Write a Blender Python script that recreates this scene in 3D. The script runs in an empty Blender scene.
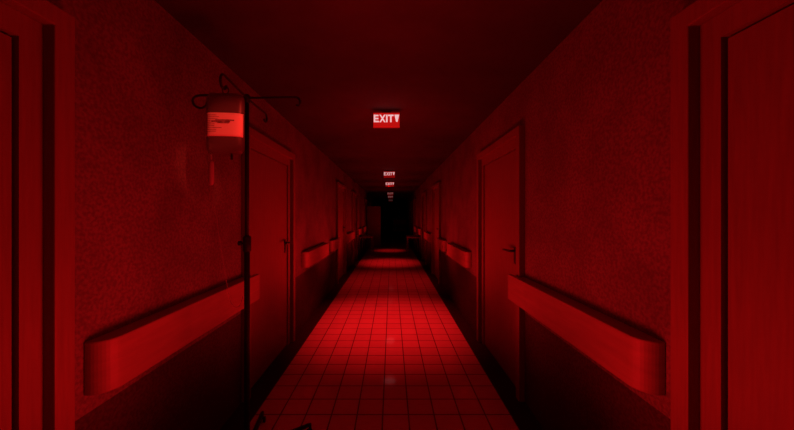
import bpy, bmesh, math, random
from mathutils import Vector, Matrix
random.seed(7)
S = bpy.context.scene
COL = S.collection
PI = math.pi

# ------------------------------------------------------------------ layout
W = 1.18            # half width of the corridor (wall face)
CEIL = 2.69
Y0, Y1 = -2.2, 26.0
DADO = 0.745
CAM = (0.068, 0.0, 1.559)

# ------------------------------------------------------------------ helpers
def mesh_obj(name, bm, mats, parent=None, smooth=False, loc=None):
    bmesh.ops.recalc_face_normals(bm, faces=bm.faces[:])
    me = bpy.data.meshes.new(name)
    bm.to_mesh(me); bm.free()
    for m in (mats if isinstance(mats, (list, tuple)) else [mats]):
        me.materials.append(m)
    if smooth:
        for p in me.polygons:
            p.use_smooth = True
    o = bpy.data.objects.new(name, me)
    COL.objects.link(o)
    if parent is not None:
        o.parent = parent
    if loc is not None:
        o.location = loc
    return o

def box(bm, x0, x1, y0, y1, z0, z1, mat=0):
    x0, x1 = min(x0, x1), max(x0, x1)
    v = [bm.verts.new(p) for p in ((x0,y0,z0),(x1,y0,z0),(x1,y1,z0),(x0,y1,z0),
                                   (x0,y0,z1),(x1,y0,z1),(x1,y1,z1),(x0,y1,z1))]
    fs = []
    for q in ((3,2,1,0),(4,5,6,7),(0,1,5,4),(1,2,6,5),(2,3,7,6),(3,0,4,7)):
        f = bm.faces.new([v[i] for i in q]); f.material_index = mat; fs.append(f)
    return fs

def bevel(o, w, seg=2):
    m = o.modifiers.new('bevel', 'BEVEL')
    m.width = w; m.segments = seg; m.limit_method = 'ANGLE'; m.angle_limit = math.radians(40)
    return o

def prism(bm, pts, z0, z1, mat=0):
    a = [bm.verts.new((x, y, z0)) for x, y in pts]
    b = [bm.verts.new((x, y, z1)) for x, y in pts]
    n = len(pts)
    fs = [bm.faces.new(a[::-1]), bm.faces.new(b)]
    for i in range(n):
        j = (i+1) % n
        fs.append(bm.faces.new((a[i], a[j], b[j], b[i])))
    for f in fs: f.material_index = mat
    return fs

def tube(bm, pts, r, n=10, cap=True, mat=0):
    """swept tube through the points"""
    pts = [Vector(p) for p in pts]
    rings = []
    prev = None
    for i, p in enumerate(pts):
        if i == 0: t = pts[1]-pts[0]
        elif i == len(pts)-1: t = pts[-1]-pts[-2]
        else: t = (pts[i+1]-pts[i-1])
        t.normalize()
        if prev is None:
            ref = Vector((0,0,1)) if abs(t.z) < .9 else Vector((1,0,0))
            u = t.cross(ref).normalized()
        else:
            u = (prev - t*prev.dot(t)).normalized()
        prev = u
        w = t.cross(u)
        rr = r[i] if isinstance(r, (list, tuple)) else r
        rings.append([bm.verts.new(p + (u*math.cos(2*PI*k/n) + w*math.sin(2*PI*k/n))*rr) for k in range(n)])
    for a, b in zip(rings, rings[1:]):
        for k in range(n):
            f = bm.faces.new((a[k], a[(k+1)%n], b[(k+1)%n], b[k])); f.smooth = True; f.material_index = mat
    if cap:
        bm.faces.new(rings[0][::-1]).material_index = mat
        bm.faces.new(rings[-1]).material_index = mat

def lathe(bm, prof, cx=0, cy=0, n=24, mat=0):
    rings = [[bm.verts.new((cx+r*math.cos(2*PI*k/n), cy+r*math.sin(2*PI*k/n), z)) for k in range(n)] for r, z in prof]
    for a, b in zip(rings, rings[1:]):
        for k in range(n):
            f = bm.faces.new((a[k], a[(k+1)%n], b[(k+1)%n], b[k])); f.smooth = True; f.material_index = mat
    bm.faces.new(rings[0][::-1]).material_index = mat
    bm.faces.new(rings[-1]).material_index = mat

def spline(pts, n=8):
    """Catmull-Rom through the points"""
    P = [Vector(p) for p in pts]
    P = [P[0]*2-P[1]] + P + [P[-1]*2-P[-2]]
    out = []
    for i in range(1, len(P)-2):
        for k in range(n):
            t = k/n
            a, b, c, d = P[i-1], P[i], P[i+1], P[i+2]
            out.append(.5*((2*b)+(c-a)*t+(2*a-5*b+4*c-d)*t*t+(3*b-a-3*c+d)*t**3))
    out.append(P[-2])
    return out

def tag(o, label=None, cat=None, group=None, kind=None):
    if label: o['label'] = label
    if cat: o['category'] = cat
    if group: o['group'] = group
    if kind: o['kind'] = kind
    return o

def thing(name, loc, label, cat, group=None, kind=None, rz=0):
    o = bpy.data.objects.new(name, None)
    o.empty_display_size = .1
    COL.objects.link(o)
    o.location = loc; o.rotation_euler = (0, 0, rz)
    return tag(o, label, cat, group, kind)

# ------------------------------------------------------------------ materials
def mat_base(name, rough=.6, spec=.5, metal=0.0):
    m = bpy.data.materials.new(name); m.use_nodes = True
    nt = m.node_tree
    b = nt.nodes['Principled BSDF']
    b.inputs['Roughness'].default_value = rough
    b.inputs['Specular IOR Level'].default_value = spec
    b.inputs['Metallic'].default_value = metal
    return m, nt, b

def N(nt, typ, **kw):
    n = nt.nodes.new(typ)
    for k, v in kw.items(): setattr(n, k, v)
    return n

def ramp(nt, fac, stops):
    r = N(nt, 'ShaderNodeValToRGB')
    e = r.color_ramp.elements
    while len(e) < len(stops): e.new(.5)
    for el, (p, c) in zip(e, stops):
        el.position = p; el.color = (c[0], c[1], c[2], 1)
    nt.links.new(fac, r.inputs['Fac'])
    return r

def noisy(name, c0, c1, scale=30, rough=.6, spec=.3, bump=.15, stretch=(1,1,1), detail=6, lo=.35, hi=.65, bdist=.004, metal=0.0):
    m, nt, b = mat_base(name, rough, spec, metal)
    tc = N(nt, 'ShaderNodeTexCoord'); mp = N(nt, 'ShaderNodeMapping')
    mp.inputs['Scale'].default_value = stretch
    nt.links.new(tc.outputs['Object'], mp.inputs['Vector'])
    no = N(nt, 'ShaderNodeTexNoise')
    no.inputs['Scale'].default_value = scale; no.inputs['Detail'].default_value = detail
    no.inputs['Roughness'].default_value = .6
    nt.links.new(mp.outputs['Vector'], no.inputs['Vector'])
    r = ramp(nt, no.outputs['Fac'], ((lo, c0), (hi, c1)))
    nt.links.new(r.outputs['Color'], b.inputs['Base Color'])
    if bump:
        bp = N(nt, 'ShaderNodeBump'); bp.inputs['Strength'].default_value = bump; bp.inputs['Distance'].default_value = bdist
        nt.links.new(no.outputs['Fac'], bp.inputs['Height'])
        nt.links.new(bp.outputs['Normal'], b.inputs['Normal'])
    return m

def plaster(name, dark, light, blot):
    """rough painted plaster: fine grain plus broad worn patches"""
    m, nt, b = mat_base(name, .8, .2)
    tc = N(nt, 'ShaderNodeTexCoord')
    fine = N(nt, 'ShaderNodeTexNoise'); fine.inputs['Scale'].default_value = 68; fine.inputs['Detail'].default_value = 4
    big = N(nt, 'ShaderNodeTexNoise'); big.inputs['Scale'].default_value = 2.6; big.inputs['Detail'].default_value = 5
    for n in (fine, big): nt.links.new(tc.outputs['Object'], n.inputs['Vector'])
    rf = ramp(nt, fine.outputs['Fac'], ((.36, dark), (.62, light)))
    rb = ramp(nt, big.outputs['Fac'], ((.35, (blot,)*3), (.62, (1,1,1))))
    mx = N(nt, 'ShaderNodeMix', data_type='RGBA', blend_type='MULTIPLY'); mx.inputs['Factor'].default_value = 1
    nt.links.new(rf.outputs['Color'], mx.inputs['A']); nt.links.new(rb.outputs['Color'], mx.inputs['B'])
    nt.links.new(mx.outputs['Result'], b.inputs['Base Color'])
    bp = N(nt, 'ShaderNodeBump'); bp.inputs['Strength'].default_value = .35; bp.inputs['Distance'].default_value = .006
    nt.links.new(fine.outputs['Fac'], bp.inputs['Height']); nt.links.new(bp.outputs['Normal'], b.inputs['Normal'])
    return m

M = {}
M['plaster'] = plaster('wall_plaster', (.130,.12,.115), (.205,.19,.182), .72)
M['dado'] = plaster('dado_paint', (.046,.046,.046), (.078,.078,.078), .8)
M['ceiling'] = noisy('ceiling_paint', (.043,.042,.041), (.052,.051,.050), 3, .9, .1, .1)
M['border'] = noisy('dark_vinyl_border', (.017,.017,.017), (.026,.026,.026), 20, .7, .2, .05)
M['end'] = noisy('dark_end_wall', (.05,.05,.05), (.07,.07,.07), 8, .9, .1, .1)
M['door_wood'] = noisy('door_veneer', (.17,.115,.08), (.22,.15,.10), 14, .5, .3, .12, (5,5,.35), 6, .3, .7)
M['frame_wood'] = noisy('frame_wood', (.185,.13,.09), (.235,.16,.11), 16, .5, .3, .12, (5,5,.3), 6, .3, .7)
M['rail'] = noisy('rail_vinyl', (.25,.20,.15), (.30,.24,.18), 9, .5, .35, .08, (1,.3,3), 5, .35, .65)
M['steel'] = noisy('dull_steel', (.10,.10,.10), (.15,.15,.15), 40, .4, .5, .02, metal=.7)
M['dark_metal'] = noisy('dark_painted_metal', (.010,.010,.010), (.018,.018,.018), 40, .55, .25, .03)
M['rubber'] = noisy('black_rubber', (.012,.012,.012), (.02,.02,.02), 60, .7, .2, .05)
M['handle'] = noisy('dark_handle', (.05,.05,.05), (.08,.08,.08), 50, .35, .5, .02, metal=.5)
M['bed_paint'] = noisy('bed_enamel', (.30,.29,.28), (.38,.37,.36), 12, .5, .4, .05)
M['mattress'] = noisy('mattress_cover', (.25,.25,.25), (.32,.32,.32), 15, .8, .2, .1)

def floor_tile():
    m, nt, b = mat_base('floor_tiles', .3, .5)
    tc = N(nt, 'ShaderNodeTexCoord'); mp = N(nt, 'ShaderNodeMapping')
    mp.inputs['Location'].default_value = (0, .017, 0)
    nt.links.new(tc.outputs['Object'], mp.inputs['Vector'])
    br = N(nt, 'ShaderNodeTexBrick')
    br.offset = 0; br.squash = 1
    br.inputs['Color1'].default_value = (.66,.62,.58,1); br.inputs['Color2'].default_value = (.58,.54,.50,1)
    br.inputs['Mortar'].default_value = (.075,.07,.065,1)
    br.inputs['Scale'].default_value = 1; br.inputs['Mortar Size'].default_value = .0062
    br.inputs['Mortar Smooth'].default_value = .25; br.inputs['Bias'].default_value = -.2
    br.inputs['Brick Width'].default_value = .2; br.inputs['Row Height'].default_value = .2
    nt.links.new(mp.outputs['Vector'], br.inputs['Vector'])
    no = N(nt, 'ShaderNodeTexNoise'); no.inputs['Scale'].default_value = 22; no.inputs['Detail'].default_value = 5
    ms = N(nt, 'ShaderNodeMapping'); ms.inputs['Scale'].default_value = (.5, 3, 1)
    nt.links.new(tc.outputs['Object'], ms.inputs['Vector']); nt.links.new(ms.outputs['Vector'], no.inputs['Vector'])
    rn = ramp(nt, no.outputs['Fac'], ((.3, (.86,)*3), (.7, (1,1,1))))
    mx = N(nt, 'ShaderNodeMix', data_type='RGBA', blend_type='MULTIPLY'); mx.inputs['Factor'].default_value = 1
    nt.links.new(br.outputs['Color'], mx.inputs['A']); nt.links.new(rn.outputs['Color'], mx.inputs['B'])
    nt.links.new(mx.outputs['Result'], b.inputs['Base Color'])
    rr = N(nt, 'ShaderNodeMapRange'); rr.inputs['To Min'].default_value = .07; rr.inputs['To Max'].default_value = .8
    nt.links.new(br.outputs['Fac'], rr.inputs['Value']); nt.links.new(rr.outputs['Result'], b.inputs['Roughness'])
    inv = N(nt, 'ShaderNodeMath', operation='SUBTRACT'); inv.inputs[0].default_value = 1
    nt.links.new(br.outputs['Fac'], inv.inputs[1])
    ad = N(nt, 'ShaderNodeMath', operation='MULTIPLY_ADD'); ad.inputs[1].default_value = .03
    nt.links.new(no.outputs['Fac'], ad.inputs[0]); nt.links.new(inv.outputs[0], ad.inputs[2])
    bp = N(nt, 'ShaderNodeBump'); bp.inputs['Strength'].default_value = .25; bp.inputs['Distance'].default_value = .0015
    nt.links.new(ad.outputs[0], bp.inputs['Height']); nt.links.new(bp.outputs['Normal'], b.inputs['Normal'])
    return m
M['tile'] = floor_tile()

def emis(name, col, strength, base):
    m, nt, b = mat_base(name, .4, .3)
    no = N(nt, 'ShaderNodeTexNoise'); no.inputs['Scale'].default_value = 8
    r = ramp(nt, no.outputs['Fac'], ((.2, base), (.8, tuple(c*.94 for c in base))))
    nt.links.new(r.outputs['Color'], b.inputs['Base Color'])
    b.inputs['Emission Color'].default_value = (*col, 1); b.inputs['Emission Strength'].default_value = strength
    return m
M['sign_red'] = emis('sign_red_panel', (1, .012, .01), .40, (.5,.02,.02))
M['sign_white'] = emis('sign_white_letters', (1, .70, .72), .70, (.8,.7,.7))
M['sign_case'] = noisy('sign_housing', (.10,.09,.09), (.13,.12,.12), 20, .5, .3, .03)

# bag film, fluid chamber, label
def film(name, col, alpha, rough=.38):
    m, nt, b = mat_base(name, rough, .5)
    no = N(nt, 'ShaderNodeTexNoise'); no.inputs['Scale'].default_value = 18
    r = ramp(nt, no.outputs['Fac'], ((.3, col), (.7, tuple(c*.85 for c in col))))
    nt.links.new(r.outputs['Color'], b.inputs['Base Color'])
    b.inputs['Alpha'].default_value = alpha
    return m
M['film'] = film('bag_film', (.16,.15,.15), .62)
M['chamber'] = film('drip_chamber_plastic', (.42,.40,.40), .85)
M['line'] = film('clear_tubing', (.35,.35,.35), .45)
M['label'] = noisy('label_paper', (.90,.84,.80), (.95,.90,.86), 6, .6, .2, 0)
M['ink'] = noisy('label_ink', (.16,.12,.12), (.42,.36,.36), 60, .7, .1, 0)

# ------------------------------------------------------------------ doors layout
DOOR_L = 1.27
OUT = .07            # casing width
DOOR_H = 2.308       # top of the outer casing
starts = [-.107, 2.54, 6.85, 9.54, 13.85, 16.54]

# ------------------------------------------------------------------ shell
bm = bmesh.new()
def quad(bm, x0, x1, z, mat):
    f = bm.faces.new([bm.verts.new(p) for p in ((x0,Y0,z),(x1,Y0,z),(x1,Y1,z),(x0,Y1,z))]); f.material_index = mat
T = .1
box(bm, -1.0, 1.0, Y0, Y1, -T, 0, 0)
box(bm, -W-.16, -1.0, Y0, Y1, -T, 0, 1)
box(bm, 1.0, W+.16, Y0, Y1, -T, 0, 1)
tag(mesh_obj('floor', bm, [M['tile'], M['border']]), 'pale square floor tiles with dark border strips along both walls', 'floor', kind='structure')

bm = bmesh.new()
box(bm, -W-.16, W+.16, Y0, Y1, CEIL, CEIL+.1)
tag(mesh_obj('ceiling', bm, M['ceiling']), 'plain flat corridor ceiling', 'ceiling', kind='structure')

OP0, OP1, OPH = .045, DOOR_L-.045, DOOR_H-.045      # wall opening inside the outer casing
for s, side in ((-1, 'left'), (1, 'right')):
    bm = bmesh.new()
    xs = (s*W, s*(W+.16))
    y = Y0
    for st in starts:
        box(bm, *xs, y, st+OP0, 0, DADO, 1)
        box(bm, *xs, y, st+OP0, DADO, CEIL, 0)
        box(bm, *xs, st+OP0, st+OP1, OPH, CEIL, 0)
        y = st+OP1
    box(bm, *xs, y, Y1, 0, DADO, 1)
    box(bm, *xs, y, Y1, DADO, CEIL, 0)
    tag(mesh_obj('wall_'+side, bm, [M['plaster'], M['dado']]),
        side+' corridor wall of rough plaster above a dark painted lower band', 'wall', kind='structure')
bm = bmesh.new(); box(bm, -W-.16, W+.16, Y1, Y1+.1, 0, CEIL)
tag(mesh_obj('wall_end', bm, M['end']), 'dark wall at the far end of the corridor', 'wall', kind='structure')
bm = bmesh.new(); box(bm, -W-.16, W+.16, Y0-.1, Y0, 0, CEIL)
tag(mesh_obj('wall_back', bm, M['end']), 'dark wall behind the viewpoint', 'wall', kind='structure')

# ------------------------------------------------------------------ doors
def lever(parent, s, hy, direction, zc):
    """escutcheon plate + spindle + lever; local x is across the corridor"""
    xf = s*1.188
    bm = bmesh.new()
    box(bm, xf, xf-s*.009, hy-.02, hy+.02, zc-.12, zc+.035)
    pl = bevel(mesh_obj('handle_plate', bm, M['handle'], parent), .004)
    bm = bmesh.new()
    tube(bm, [(xf-s*.005, hy, zc), (xf-s*.05, hy, zc), (xf-s*.062, hy+direction*.012, zc), (xf-s*.064, hy+direction*.07, zc), (xf-s*.060, hy+direction*.14, zc-.004)],
         [.011, .011, .012, .011, .009], 12)
    mesh_obj('lever_handle', bm, M['handle'], pl)
    bm = bmesh.new()
    tube(bm, [(xf-s*.008, hy, zc-.075), (xf-s*.013, hy, zc-.075)], .012, 14)
    mesh_obj('lock_cylinder', bm, M['steel'], pl)

def door(idx, s, y0, label, handle_side, opened=False):
    t = thing('door_%d' % idx, (0, y0, 0), label, 'door', kind='structure')
    # outer casing: two jambs and a head standing 5 cm off the wall
    bm = bmesh.new()
    xa, xb = s*W, s*(W-.05)
    g = .0
    pts = [(0,0),(OUT,0),(OUT,DOOR_H-OUT),(DOOR_L-OUT,DOOR_H-OUT),(DOOR_L-OUT,0),(DOOR_L,0),(DOOR_L,DOOR_H),(0,DOOR_H)]
    A = [bm.verts.new((xa, y, z)) for y, z in pts]; B = [bm.verts.new((xb, y, z)) for y, z in pts]
    bm.faces.new(A); bm.faces.new(B)
    for i in range(8):
        j = (i+1) % 8
        bm.faces.new((A[i], A[j], B[j], B[i]))
    bevel(mesh_obj('outer_casing', bm, M['frame_wood'], t), .004)
    # inner frame, nearly flush with the wall
    bm = bmesh.new()
    xa, xb = s*(W+.12), s*(W-.007)
    o0 = .046; IN = OUT+.07
    pts = [(o0,0),(IN,0),(IN,DOOR_H-IN-.012),(DOOR_L-IN,DOOR_H-IN-.012),(DOOR_L-IN,0),(DOOR_L-o0,0),(DOOR_L-o0,DOOR_H-o0),(o0,DOOR_H-o0)]
    A = [bm.verts.new((xa, y, z)) for y, z in pts]
    # front ring starts inside the outer casing
    o1 = OUT+.001
    ptsf = [(o1,0),(IN,0),(IN,DOOR_H-IN-.012),(DOOR_L-IN,DOOR_H-IN-.012),(DOOR_L-IN,0),(DOOR_L-o1,0),(DOOR_L-o1,DOOR_H-o1),(o1,DOOR_H-o1)]
    mid = [bm.verts.new((s*(W+.001), y, z)) for y, z in pts]
    mid2 = [bm.verts.new((s*(W+.001), y, z)) for y, z in ptsf]
    B = [bm.verts.new((xb, y, z)) for y, z in ptsf]
    bm.faces.new(A); bm.faces.new(B)
    for R0, R1 in ((A, mid), (mid, mid2), (mid2, B)):
        for i in range(8):
            j = (i+1) % 8
            if (R0[i].co-R1[i].co).length < 1e-6 and (R0[j].co-R1[j].co).length < 1e-6: continue
            try: bm.faces.new((R0[i], R0[j], R1[j], R1[i]))
            except ValueError: pass
    bmesh.ops.remove_doubles(bm, verts=bm.verts[:], dist=1e-5)
    mesh_obj('inner_frame', bm, M['frame_wood'], t)
    # leaf
    lw = DOOR_L-2*IN-.006
    lh = DOOR_H-IN-.02
    if not opened:
        bm = bmesh.new()
        box(bm, s*1.188, s*1.230, IN+.006, IN+lw, .006, lh)
        lf = bevel(mesh_obj('door_leaf', bm, M['door_wood'], t), .002, 1)
        hy = IN+.003+(.075 if handle_side == 'near' else lw-.075)
        lever(lf, s, hy, 1 if handle_side == 'near' else -1, 1.235)
    else:
        # leaf swung out across the corridor, hinged at the far jamb
        bm = bmesh.new()
        hx = s*(W-.058)
        yb = DOOR_L-IN-.045
        box(bm, hx, hx-s*.66, yb, yb+.04, .006, 1.985)
        lf = bevel(mesh_obj('door_leaf', bm, M['door_wood'], t), .003, 1)
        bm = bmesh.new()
        box(bm, s*1.19, s*1.22, IN+.003, IN+.003+lw, .006, lh)  # dark sheet filling the open doorway in place of an unlit room
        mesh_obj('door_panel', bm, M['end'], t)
        bm = bmesh.new()
        tube(bm, [(hx-s*.60, yb+.005, 1.0), (hx-s*.60, yb-.045, 1.0), (hx-s*.52, yb-.05, 1.0)], .010, 10)
        mesh_obj('lever_handle', bm, M['handle'], lf)
        for zz in (.28, 1.1, 1.8):
            bm = bmesh.new()
            tube(bm, [(hx+s*.002, yb+.02, zz-.05), (hx+s*.002, yb+.02, zz+.05)], .009, 8)
            mesh_obj('hinge', bm, M['handle'], lf)
    return t

DL = {
 (-1,0): 'wooden door and stepped frame filling the left edge of the view',
 (1,0): 'wooden door and stepped frame filling the right edge of the view',
 (-1,1): 'closed wooden door behind the drip stand, on the left wall',
 (1,1): 'closed wooden door with a lever handle, on the right wall past the first long handrail',
 (-1,2): 'third door along the left wall, a narrow dark frame past the second handrail',
 (1,2): 'third door along the right wall, a narrow dark frame past the second handrail',
 (-1,3): 'fourth door along the left wall, just before the left table',
 (1,3): 'fourth door along the right wall, just before the right table',
 (-1,4): 'door standing open across the left half of the dark far corridor',
 (1,4): 'fifth door along the right wall, just beyond the right table',
 (-1,5): 'last dim door on the left wall, behind the open door',
 (1,5): 'last dim door on the right wall, before the bed at the far end'}
n = 1
for i, st in enumerate(starts):
    for s in (-1, 1):
        door(n, s, st-(.007 if s < 0 else 0), DL[(s, i)], 'far' if s < 0 and i else 'near', opened=(s == -1 and i == 4))
        n += 1

# ------------------------------------------------------------------ handrails
RZ0, RZ1 = .824, 1.043
def rail(s, y0, y1, label, tongue=False, group='handrails along both walls'):
    """deep bumper handrail: rounded return to the wall at its near end"""
    t = thing('handrail', (s*W, y0, .9), label, 'handrail', group)
    P = .092            # stands this far off the wall
    L = y1-y0
    pts = [(0, 0)]
    for k in range(11):
        a = PI/2*k/10
        pts.append((P-.075+.075*math.sin(a), .085*(1-math.cos(a))))
    # arc from the wall (x=P-R, y=0) round to the front (x=P, y=R)
    if tongue:
        pts += [(P, L), (.054, L), (.054, L-.142), (0, L-.142)]
    else:
        pts += [(P, L-.02), (P-.02, L), (0, L)]
    pts = [(-s*x, y) for x, y in pts]
    bm = bmesh.new()
    prism(bm, pts, RZ0-.9, RZ1-.9)
    bmesh.ops.remove_doubles(bm, verts=bm.verts[:], dist=1e-4)
    o = bevel(mesh_obj('rail_body', bm, M['rail'], t), .006, 2)
    # slim wall cleats below the body
    for yy in ([.3, L-.4] if L > .8 else [L*.5]):
        bm = bmesh.new()
        box(bm, 0, -s*.045, yy-.02, yy+.02, RZ0-.9-.03, RZ0-.9+.01)
        bevel(mesh_obj('wall_bracket', bm, M['dado'], t), .003)
    return t
segs = [(1.235, 2.68, True, 'long'), (4.22, 5.66, False, ''), (6.10, 6.99, True, ''),
        (8.25, 9.68, True, ''), (11.22, 12.66, False, ''), (13.10, 13.99, True, '')]
where = ['long handrail nearest the view on the {0} wall, between the two closest {0} doors',
         'handrail past the second door on the {0} wall, before the short piece',
         'short handrail on the {0} wall, just before the third {0} door',
         'handrail between the third and fourth doors on the {0} wall',
         'dim handrail behind the table on the {0} wall',
         'farthest dim short handrail on the {0} wall, before the fifth {0} door']
for (a, b, tg, _), lab in zip(segs, where):
    for s, side in ((-1, 'left'), (1, 'right')):
        rail(s, a, b, lab.format(side), tg)

# ------------------------------------------------------------------ exit signs
def letter_bars(bm, ch, x, w, z0, h, st, y0, y1):
    def bx(a, b, c, d): box(bm, x+a, x+b, y0, y1, z0+c, z0+d)
    if ch == 'E':
        bx(0, st, 0, h)
        for c in (0, (h-st)/2, h-st): bx(st, w*(.92 if c else 1), c, c+st*.9)
    elif ch == 'X':
        for sg in (1, -1):
            xa, xb = (0, w-st) if sg > 0 else (w-st, 0)
            p = [(x+xa, z0), (x+xa+st, z0), (x+xb+st, z0+h), (x+xb, z0+h)]
            a = [bm.verts.new((px, y0-.0002*(sg > 0), pz)) for px, pz in p]; b = [bm.verts.new((px, y1, pz)) for px, pz in p]
            bm.faces.new(a); bm.faces.new(b[::-1])
            for i in range(4): bm.faces.new((a[i], a[(i+1)%4], b[(i+1)%4], b[i]))
    elif ch == 'I':
        bx(0, st, 0, h)
    elif ch == 'T':
        bx(0, w, h-st*.9, h); bx(w/2-st/2, w/2+st/2, 0, h-st*.9)

SIGN_LABEL = ['nearest and largest lit red EXIT sign under the ceiling',
              'second lit EXIT sign from the view, just past the largest one',
              'third lit EXIT sign, small and glowing, directly below the second in view',
              'fourth EXIT sign, faint and grey, far down the corridor',
              'fifth EXIT sign, fainter than the fourth and just below it in view',
              'farthest and faintest EXIT sign, a speck above the dark end']
def sign(y, label, lit):
    t = thing('exit_sign', (.014, y, 2.50), label, 'sign', 'EXIT signs hanging from the ceiling')
    w, h, d = .285, .155, .045
    bm = bmesh.new(); box(bm, -w/2, w/2, 0, d, 0, h)
    bevel(mesh_obj('housing', bm, M['sign_case'], t), .004)
    bm = bmesh.new(); box(bm, -w/2+.002, w/2-.002, -.003, .0005, .002, h-.002)
    mesh_obj('face_panel', bm, lit[0], t)
    # letters sit in the upper part of the face
    z0, lh, st = .053, .080, .0165
    x = -w/2+.007
    for ch, cw, adv in (('E', .054, .060), ('X', .066, .071), ('I', .0165, .0225), ('T', .058, .064)):
        bm = bmesh.new()
        letter_bars(bm, ch, x, cw, z0, lh, st, -.0065, -.0028)
        mesh_obj('letter', bm, lit[1], t); x += adv
    bm = bmesh.new()
    xa, xb = x+.004, x+.054
    p = [(xa, z0+lh), (xb, z0+lh), ((xa+xb)/2+.008, z0+.004), ((xa+xb)/2-.008, z0+.004)]
    a = [bm.verts.new((px, -.0065, pz)) for px, pz in p]; b = [bm.verts.new((px, -.0028, pz)) for px, pz in p]
    bm.faces.new(a); bm.faces.new(b[::-1])
    for i in range(4): bm.faces.new((a[i], a[(i+1)%4], b[(i+1)%4], b[i]))
    mesh_obj('arrow', bm, lit[1], t)
    bm = bmesh.new(); box(bm, -w/2, w/2, -.008, 0, -.001, .004)
    mesh_obj('lower_lip', bm, lit[0], t)
    bm = bmesh.new()
    box(bm, -.05, .05, .012, .033, h-.001, CEIL-2.50)
    mesh_obj('ceiling_mount', bm, M['sign_case'], t)
    return t
dimw = emis('sign_white_letters_failing', (1, .55, .53), .13, (.8,.7,.7))  # fourth and fifth signs glow more weakly
dimr = emis('sign_red_panel_failing', (1, .012, .01), .03, (.5,.02,.02))
dimw2 = emis('sign_white_letters_dying', (1, .5, .48), .05, (.8,.7,.7))  # farthest sign glows least
dimr2 = emis('sign_red_panel_dying', (1, .012, .01), .012, (.5,.02,.02))
bright = (M['sign_red'], M['sign_white'])
far = (emis('sign_red_panel_weak', (1, .012, .01), .16, (.5,.02,.02)), emis('sign_white_letters_weak', (1, .66, .68), .56, (.8,.7,.7)))
for y, lab, lit in zip((3.27, 7.65, 10.10, 14.65, 17.3, 21.4), SIGN_LABEL, (bright, far, far, (dimr, dimw), (dimr, dimw), (dimr2, dimw2))):
    sign(y, lab, lit)

# ------------------------------------------------------------------ drip stand
PX, PY = CAM[0]-.8906, 1.88
HZ = 2.28
st = thing('drip_stand', (PX, PY, 0), 'tall dark metal drip stand with four hooks by the left handrail', 'drip stand')
bm = bmesh.new(); tube(bm, [(0,0,.09), (0,0,1.36)], .0165, 16)
mesh_obj('lower_pole', bm, M['dark_metal'], st)
bm = bmesh.new(); tube(bm, [(0,0,1.34), (0,0,HZ+.012)], .0125, 16)
mesh_obj('upper_pole', bm, M['dark_metal'], st)
bm = bmesh.new(); lathe(bm, [(.019,1.33),(.024,1.34),(.024,1.42),(.019,1.43)])
cl = mesh_obj('height_clamp', bm, M['dark_metal'], st)
bm = bmesh.new(); tube(bm, [(-.02,0,1.385), (-.034,0,1.385), (-.036,0,1.385), (-.052,0,1.385)], [.006,.006,.014,.014], 14)
mesh_obj('knob', bm, M['rubber'], cl)
bm = bmesh.new(); lathe(bm, [(.05,.075),(.055,.085),(.055,.11),(.03,.13),(.022,.15)])
mesh_obj('base_hub', bm, M['dark_metal'], st)
for a in (42, 101, -78, -138):
    ca, sa = math.cos(math.radians(a)), math.sin(math.radians(a))
    r = .422
    bm = bmesh.new()
    tube(bm, [(ca*.03, sa*.03, .095), (ca*.2, sa*.2, .09), (ca*(r-.01), sa*(r-.01), .075)], [.019,.017,.013], 12)
    lg = mesh_obj('base_leg', bm, M['dark_metal'], st)
    bm = bmesh.new()
    # twin wheel caster with a fork
    cx, cy = ca*r, sa*r
    nx, ny = -sa, ca
    for o in (-.014, .014):
        tube(bm, [(cx+nx*(o-.007), cy+ny*(o-.007), .020), (cx+nx*(o+.007), cy+ny*(o+.007), .020)], .020, 18)
    tube(bm, [(cx, cy, .025), (cx, cy, .08)], .009, 10)
    mesh_obj('caster', bm, M['rubber'], lg)
# four hook arms
def arm(pts, r=.0065):
    bm = bmesh.new(); tube(bm, spline(pts, 6), r, 10); mesh_obj('hook_arm', bm, M['dark_metal'], st)
z = HZ
# towards the view: carries the bag
arm([(0,0,z), (0,-.10,z+.008), (0,-.235,z+.022), (-.002,-.268,z+.022), (-.004,-.284,z-.002), (-.004,-.280,z-.034), (-.003,-.262,z-.050), (-.001,-.243,z-.042), (0,-.236,z-.026)])
# away from the view
arm([(0,0,z), (.002,.12,z-.004), (.004,.235,z-.006), (.006,.268,z-.012), (.008,.278,z-.036), (.008,.272,z-.062), (.006,.252,z-.068), (.004,.240,z-.052)])
# to the right
arm([(0,0,z), (.12,0,z+.002), (.285,0,z+.004), (.318,0,z-.004), (.328,0,z-.026), (.320,.002,z-.046), (.304,.004,z-.044)])
# towards the wall: wide open loop
arm([(0,0,z), (-.10,-.02,z+.012), (-.20,-.03,z+.006), (-.272,-.035,z+.002), (-.303,-.035,z-.010), (-.312,-.035,z-.034), (-.296,-.035,z-.062), (-.262,-.035,z-.074), (-.232,-.035,z-.060), (-.226,-.035,z-.040)], .0068)
bm = bmesh.new(); lathe(bm, [(.013,z-.03),(.018,z-.025),(.018,z+.014),(.010,z+.022)])
mesh_obj('pole_cap', bm, M['dark_metal'], st)

# ------------------------------------------------------------------ infusion bag
BX, BY, BZ = PX+.010, PY-.262, z-.048      # ring of the bag rests in the near hook
bag = thing('infusion_bag', (BX, BY, BZ-.40), 'clear infusion bag with a bright printed label hanging on the drip stand', 'drip bag', rz=math.radians(5))
BR = Matrix.Rotation(-math.radians(5), 3, 'Z')
OZ = .40                                    # local height of the hook above the thing's base
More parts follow.
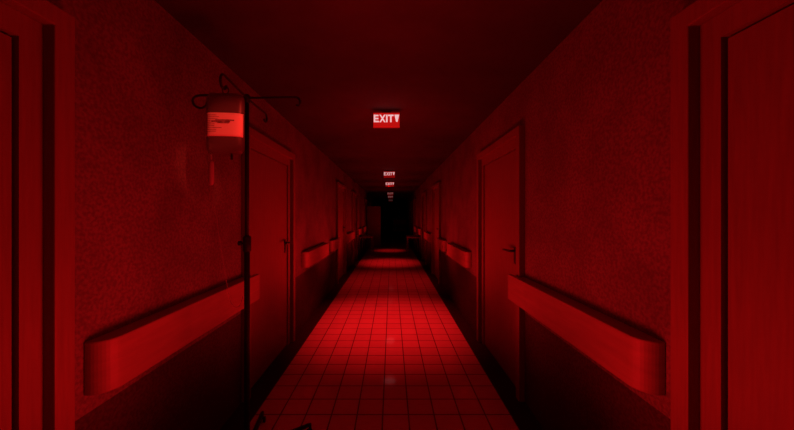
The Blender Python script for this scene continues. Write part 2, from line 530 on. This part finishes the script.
# bag body: a soft pillow with flat welded edges
bm = bmesh.new()
NX, NZ = 14, 20
bw, bh = .097, .325
ztop = OZ-.026
def half(u, v):     # outline half width at height v (0 bottom .. 1 top)
    w = bw
    if v > .9: w *= 1-.22*((v-.9)/.1)**2
    if v < .1: w *= 1-.18*((.1-v)/.1)**2
    return w
front, back = [], []
for j in range(NZ+1):
    v = j/NZ
    rf, rb = [], []
    for i in range(NX+1):
        u = i/NX*2-1
        th = .026*max(0, (1-u**4))**.6*max(0, 1-(2*v-1)**6)**.6*(1.15-.45*v)
        x = u*half(u, v); zz = ztop-bh+v*bh
        rf.append(bm.verts.new((x, -th-.001, zz))); rb.append(bm.verts.new((x, th+.001, zz)))
    front.append(rf); back.append(rb)
for j in range(NZ):
    for i in range(NX):
        for g in (front, back):
            f = bm.faces.new((g[j][i], g[j][i+1], g[j+1][i+1], g[j+1][i])); f.smooth = True
for j in range(NZ):
    for i in (0, NX):
        bm.faces.new((front[j][i], front[j+1][i], back[j+1][i], back[j][i]))
for i in range(NX):
    for j in (0, NZ):
        bm.faces.new((front[j][i], front[j][i+1], back[j][i+1], back[j][i]))
mesh_obj('bag_body', bm, M['film'], bag)
# hanging ring
bm = bmesh.new()
ring = [(.016*math.sin(2*PI*k/16), 0, OZ-.012+.020*math.cos(2*PI*k/16)) for k in range(17)]
tube(bm, ring, .003, 8)
mesh_obj('hanging_ring', bm, M['dark_metal'], bag)
# label, following the pillow's front
def bag_front(x, zz):
    v = (zz-(ztop-bh))/bh; u = max(-1, min(1, x/half(0, v)))
    return -.026*max(0, (1-u**4))**.6*max(0, 1-(2*v-1)**6)**.6*(1.15-.45*v)-.001
def patch(x0, x1, z0, z1, off, nx=12, nz=8, skew=0):
    bm = bmesh.new(); g = []
    for j in range(nz+1):
        row = []
        for i in range(nx+1):
            zz = z0+(z1-z0)*j/nz; x = x0+(x1-x0)*i/nx + skew*(1-j/nz)*(1 if i > nx/2 else -1)*0
            row.append(bm.verts.new((x, bag_front(x, zz)-off, zz)))
        g.append(row)
    for j in range(nz):
        for i in range(nx):
            f = bm.faces.new((g[j][i], g[j][i+1], g[j+1][i+1], g[j+1][i])); f.smooth = True
    return bm
lz1 = ztop-.112; lz0 = lz1-.124
lb = mesh_obj('label', patch(-.094, .094, lz0, lz1, .0012), M['label'], bag)
sm = lb.modifiers.new('thick', 'SOLIDIFY'); sm.thickness = .0006; sm.offset = -1
bm = bmesh.new()
def add_patch(x0, x1, z0, z1):
    b2 = patch(x0, x1, z0, z1, .0022, 8, 2)
    me = bpy.data.meshes.new('t'); b2.to_mesh(me); b2.free(); bm.from_mesh(me); bpy.data.meshes.remove(me)
rng = random.Random(3)
for k in range(10):          # small illegible print lines
    zz = lz1-.012-k*.0095
    x1 = -.075+rng.uniform(.03, .075)
    add_patch(-.085, x1, zz-.0022, zz)
for (a, b, c, d) in ((-.040, .055, .036, .043), (-.060, .035, .044, .051), (-.030, .030, .052, .056)):   # smudged heavy print
    add_patch(a, b, lz1-d, lz1-c)
mesh_obj('print', bm, M['ink'], lb)
# ports and drip chamber under the bag
zb = ztop-bh
bm = bmesh.new(); tube(bm, [(.032,0,zb+.004),(.032,0,zb-.028)], [.006,.006], 10); mesh_obj('injection_port', bm, M['rubber'], bag)
bm = bmesh.new(); tube(bm, [(-.072,0,zb+.004),(-.072,0,zb-.035)], [.005,.005], 10); mesh_obj('spike', bm, M['line'], bag)
bm = bmesh.new(); lathe(bm, [(.006,zb-.165),(.0125,zb-.155),(.0135,zb-.060),(.0125,zb-.045),(.006,zb-.035)], -.072, 0, 16)
mesh_obj('drip_chamber', bm, M['chamber'], bag)
def px(xp, yp, d):          # place tubing by where it hangs, in the bag's own space
    return BR @ Vector((CAM[0]+(xp-391.5)*d/305-BX, d-BY, CAM[2]-(yp-215)*d/305-(BZ-OZ)))
pts = [Vector((-.072, 0, zb-.160)), px(213.5, 205, 1.63), px(217.5, 225, 1.65), px(221, 250, 1.68), px(224.6, 271, 1.70), px(227, 285, 1.72), px(230, 300, 1.74), px(235, 307, 1.77), px(240, 305, 1.81), px(243, 296, 1.84)]
bm = bmesh.new(); tube(bm, spline(pts, 6), .0018, 8); mesh_obj('drip_tubing', bm, M['line'], bag)

# ------------------------------------------------------------------ two side tables down the corridor
def table(s, label, y):
    t = thing('side_table', (s*.92, y, 0), label, 'table', 'narrow tables facing each other down the corridor')
    x0, x1 = -.25, .25
    L = 1.1
    bm = bmesh.new(); box(bm, x0, x1, 0, L, .695, .717); bevel(mesh_obj('table_top', bm, M['bed_paint'], t), .004)
    bm = bmesh.new()
    for yy in (.02, L-.04):
        box(bm, x0+.03, x1-.03, yy, yy+.02, .655, .695)
    for xx in (x0+.015, x1-.035):
        box(bm, xx, xx+.02, .04, L-.04, .655, .695)
    mesh_obj('apron', bm, M['steel'], t)
    for xx in (x0+.018, x1-.018):
        for yy in (.018, L-.018):
            bm = bmesh.new(); tube(bm, [(xx, yy, .004), (xx, yy, .696)], .016, 12)
            lg = mesh_obj('leg', bm, M['bed_paint'], t)
            bm = bmesh.new(); tube(bm, [(xx, yy, 0), (xx, yy, .02)], .019, 12); mesh_obj('foot', bm, M['rubber'], lg)
    bm = bmesh.new(); tube(bm, [(x0+.02, L-.018, .15), (x1-.02, L-.018, .15)], .009, 8); mesh_obj('stretcher', bm, M['steel'], t)
table(-1, 'narrow metal-legged table against the left wall, far down the corridor', 11.75)
table(1, 'narrow metal-legged table against the right wall, far down the corridor', 11.55)

# ------------------------------------------------------------------ bed at the dark end
bd = thing('hospital_bed', (.66, 21.4, 0), 'dim hospital bed with a framed headboard at the dark far end', 'bed')
for yy, top in ((0, 1.28), (1.98, 1.0)):
    bm = bmesh.new()
    tube(bm, spline([(-.44,yy,.12), (-.44,yy,.6), (-.44,yy,top-.1), (-.40,yy,top-.02), (-.32,yy,top), (0,yy,top), (.32,yy,top), (.40,yy,top-.02), (.44,yy,top-.1), (.44,yy,.6), (.44,yy,.12)], 5), .02, 10)
    hb = mesh_obj('headboard' if yy == 0 else 'footboard', bm, M['bed_paint'], bd)
    bm = bmesh.new(); box(bm, -.42, .42, yy-.008, yy+.008, top-.36, top-.08); mesh_obj('board_panel', bm, M['bed_paint'], hb)
    for xx in (-.44, .44):
        bm = bmesh.new(); tube(bm, [(xx-.015, yy, .06), (xx+.015, yy, .06)], .06, 16); tube(bm, [(xx, yy, .06), (xx, yy, .14)], .012, 8)
        mesh_obj('caster', bm, M['rubber'], hb)
bm = bmesh.new(); box(bm, -.42, .42, .02, 1.96, .42, .48); mesh_obj('bed_frame', bm, M['bed_paint'], bd)
bm = bmesh.new(); box(bm, -.41, .41, .03, 1.94, .482, .62); bevel(mesh_obj('mattress', bm, M['mattress'], bd), .03, 3)

# ------------------------------------------------------------------ light
RED = (1.0, .008, .011)
def spot(y, e, ang, blend, z=CEIL-.03, r=.06, x=0, tilt=0):
    l = bpy.data.lights.new('ceiling_spot', 'SPOT'); l.energy = e; l.color = RED
    l.spot_size = math.radians(ang); l.spot_blend = blend; l.shadow_soft_size = r
    o = bpy.data.objects.new('ceiling_spot', l); COL.objects.link(o)
    o.location = (x, y, z); o.rotation_euler = (math.radians(tilt), 0, 0)
    return o
def point(x, y, z, e, r):  # soft fill light added in mid-air, not a lamp of the corridor
    l = bpy.data.lights.new('red_lamp', 'POINT'); l.energy = e; l.color = RED; l.shadow_soft_size = r
    o = bpy.data.objects.new('red_lamp', l); COL.objects.link(o); o.location = (x, y, z)
    return o
def fill_up(y, e, z=.3, r=.2, ang=176, x=0):  # unseen fill aimed upward, added where no lamp stands
    o = spot(y, e, ang, 1.0, z, r, x); o.name = o.data.name = 'floor_uplight'
    o.rotation_euler = (PI, 0, 0)
    return o
spot(4.5, 340, 68, 1.0)
spot(7.2, 90, 74, 1.0)  # extra weak spot added to fill the floor between the pools
spot(10.0, 250, 52, 1.0)
spot(13.4, 140, 36, 1.0)
def wall_fills(y, e, z=.66, elev=32, ang=98, r=.25, up=16):  # unseen lights added to brighten walls and ceiling
    """a pair of low lamps turned to the two walls and a narrow one turned to the ceiling"""
    for sx in (-1, 1):
        o = spot(y, e, ang, 1.0, z, r)
        o.name = o.data.name = 'wall_washer'
        el = math.radians(elev)
        o.rotation_euler = Vector((sx*math.cos(el), 0, math.sin(el))).to_track_quat('-Z', 'Y').to_euler()
    fill_up(y, up, z, r, 76)
for y, e in ((1.15, 52), (2.5, 42), (3.9, 62), (5.6, 58), (7.4, 52), (9.2, 44), (11.2, 36), (13.4, 16)):
    wall_fills(y, e, up=e*1.5)
fill_up(13.7, 18)  # added to brighten the open door leaf
fill_up(18.5, 3)
point(0, 1.3, 2.2, 6, .3)
point(0, .1, 1.6, 4, .3)
point(0, 3.4, 2.2, 5, .3)
# narrow spot added to brighten the bag label; no lamp hangs there
k = spot(.55, 60, 10, .6, CEIL-.04, .03, .25)
k.name = k.data.name = 'bag_spot'; k.data.color = (1, .045, .026)
d = Vector((BX+.02, BY-.03, 2.035))-k.location
k.rotation_euler = d.to_track_quat('-Z', 'Y').to_euler()

w = bpy.data.worlds.new('World'); S.world = w; w.use_nodes = True
w.node_tree.nodes['Background'].inputs['Color'].default_value = (0, 0, 0, 1)
w.node_tree.nodes['Background'].inputs['Strength'].default_value = 0

# ------------------------------------------------------------------ camera
cd = bpy.data.cameras.new('camera'); cam = bpy.data.objects.new('camera', cd); COL.objects.link(cam)
cam.location = CAM
cam.rotation_euler = (PI/2, 0, 0)
cd.shift_x = 5.5/794
cd.sensor_width = 36; cd.lens = 36*305/794; cd.clip_start = .02; cd.clip_end = 100
S.camera = cam

S.view_settings.view_transform = 'Standard'
S.view_settings.look = 'None'
S.view_settings.exposure = 0
S.view_settings.gamma = 1
S.view_settings.use_curve_mapping = False
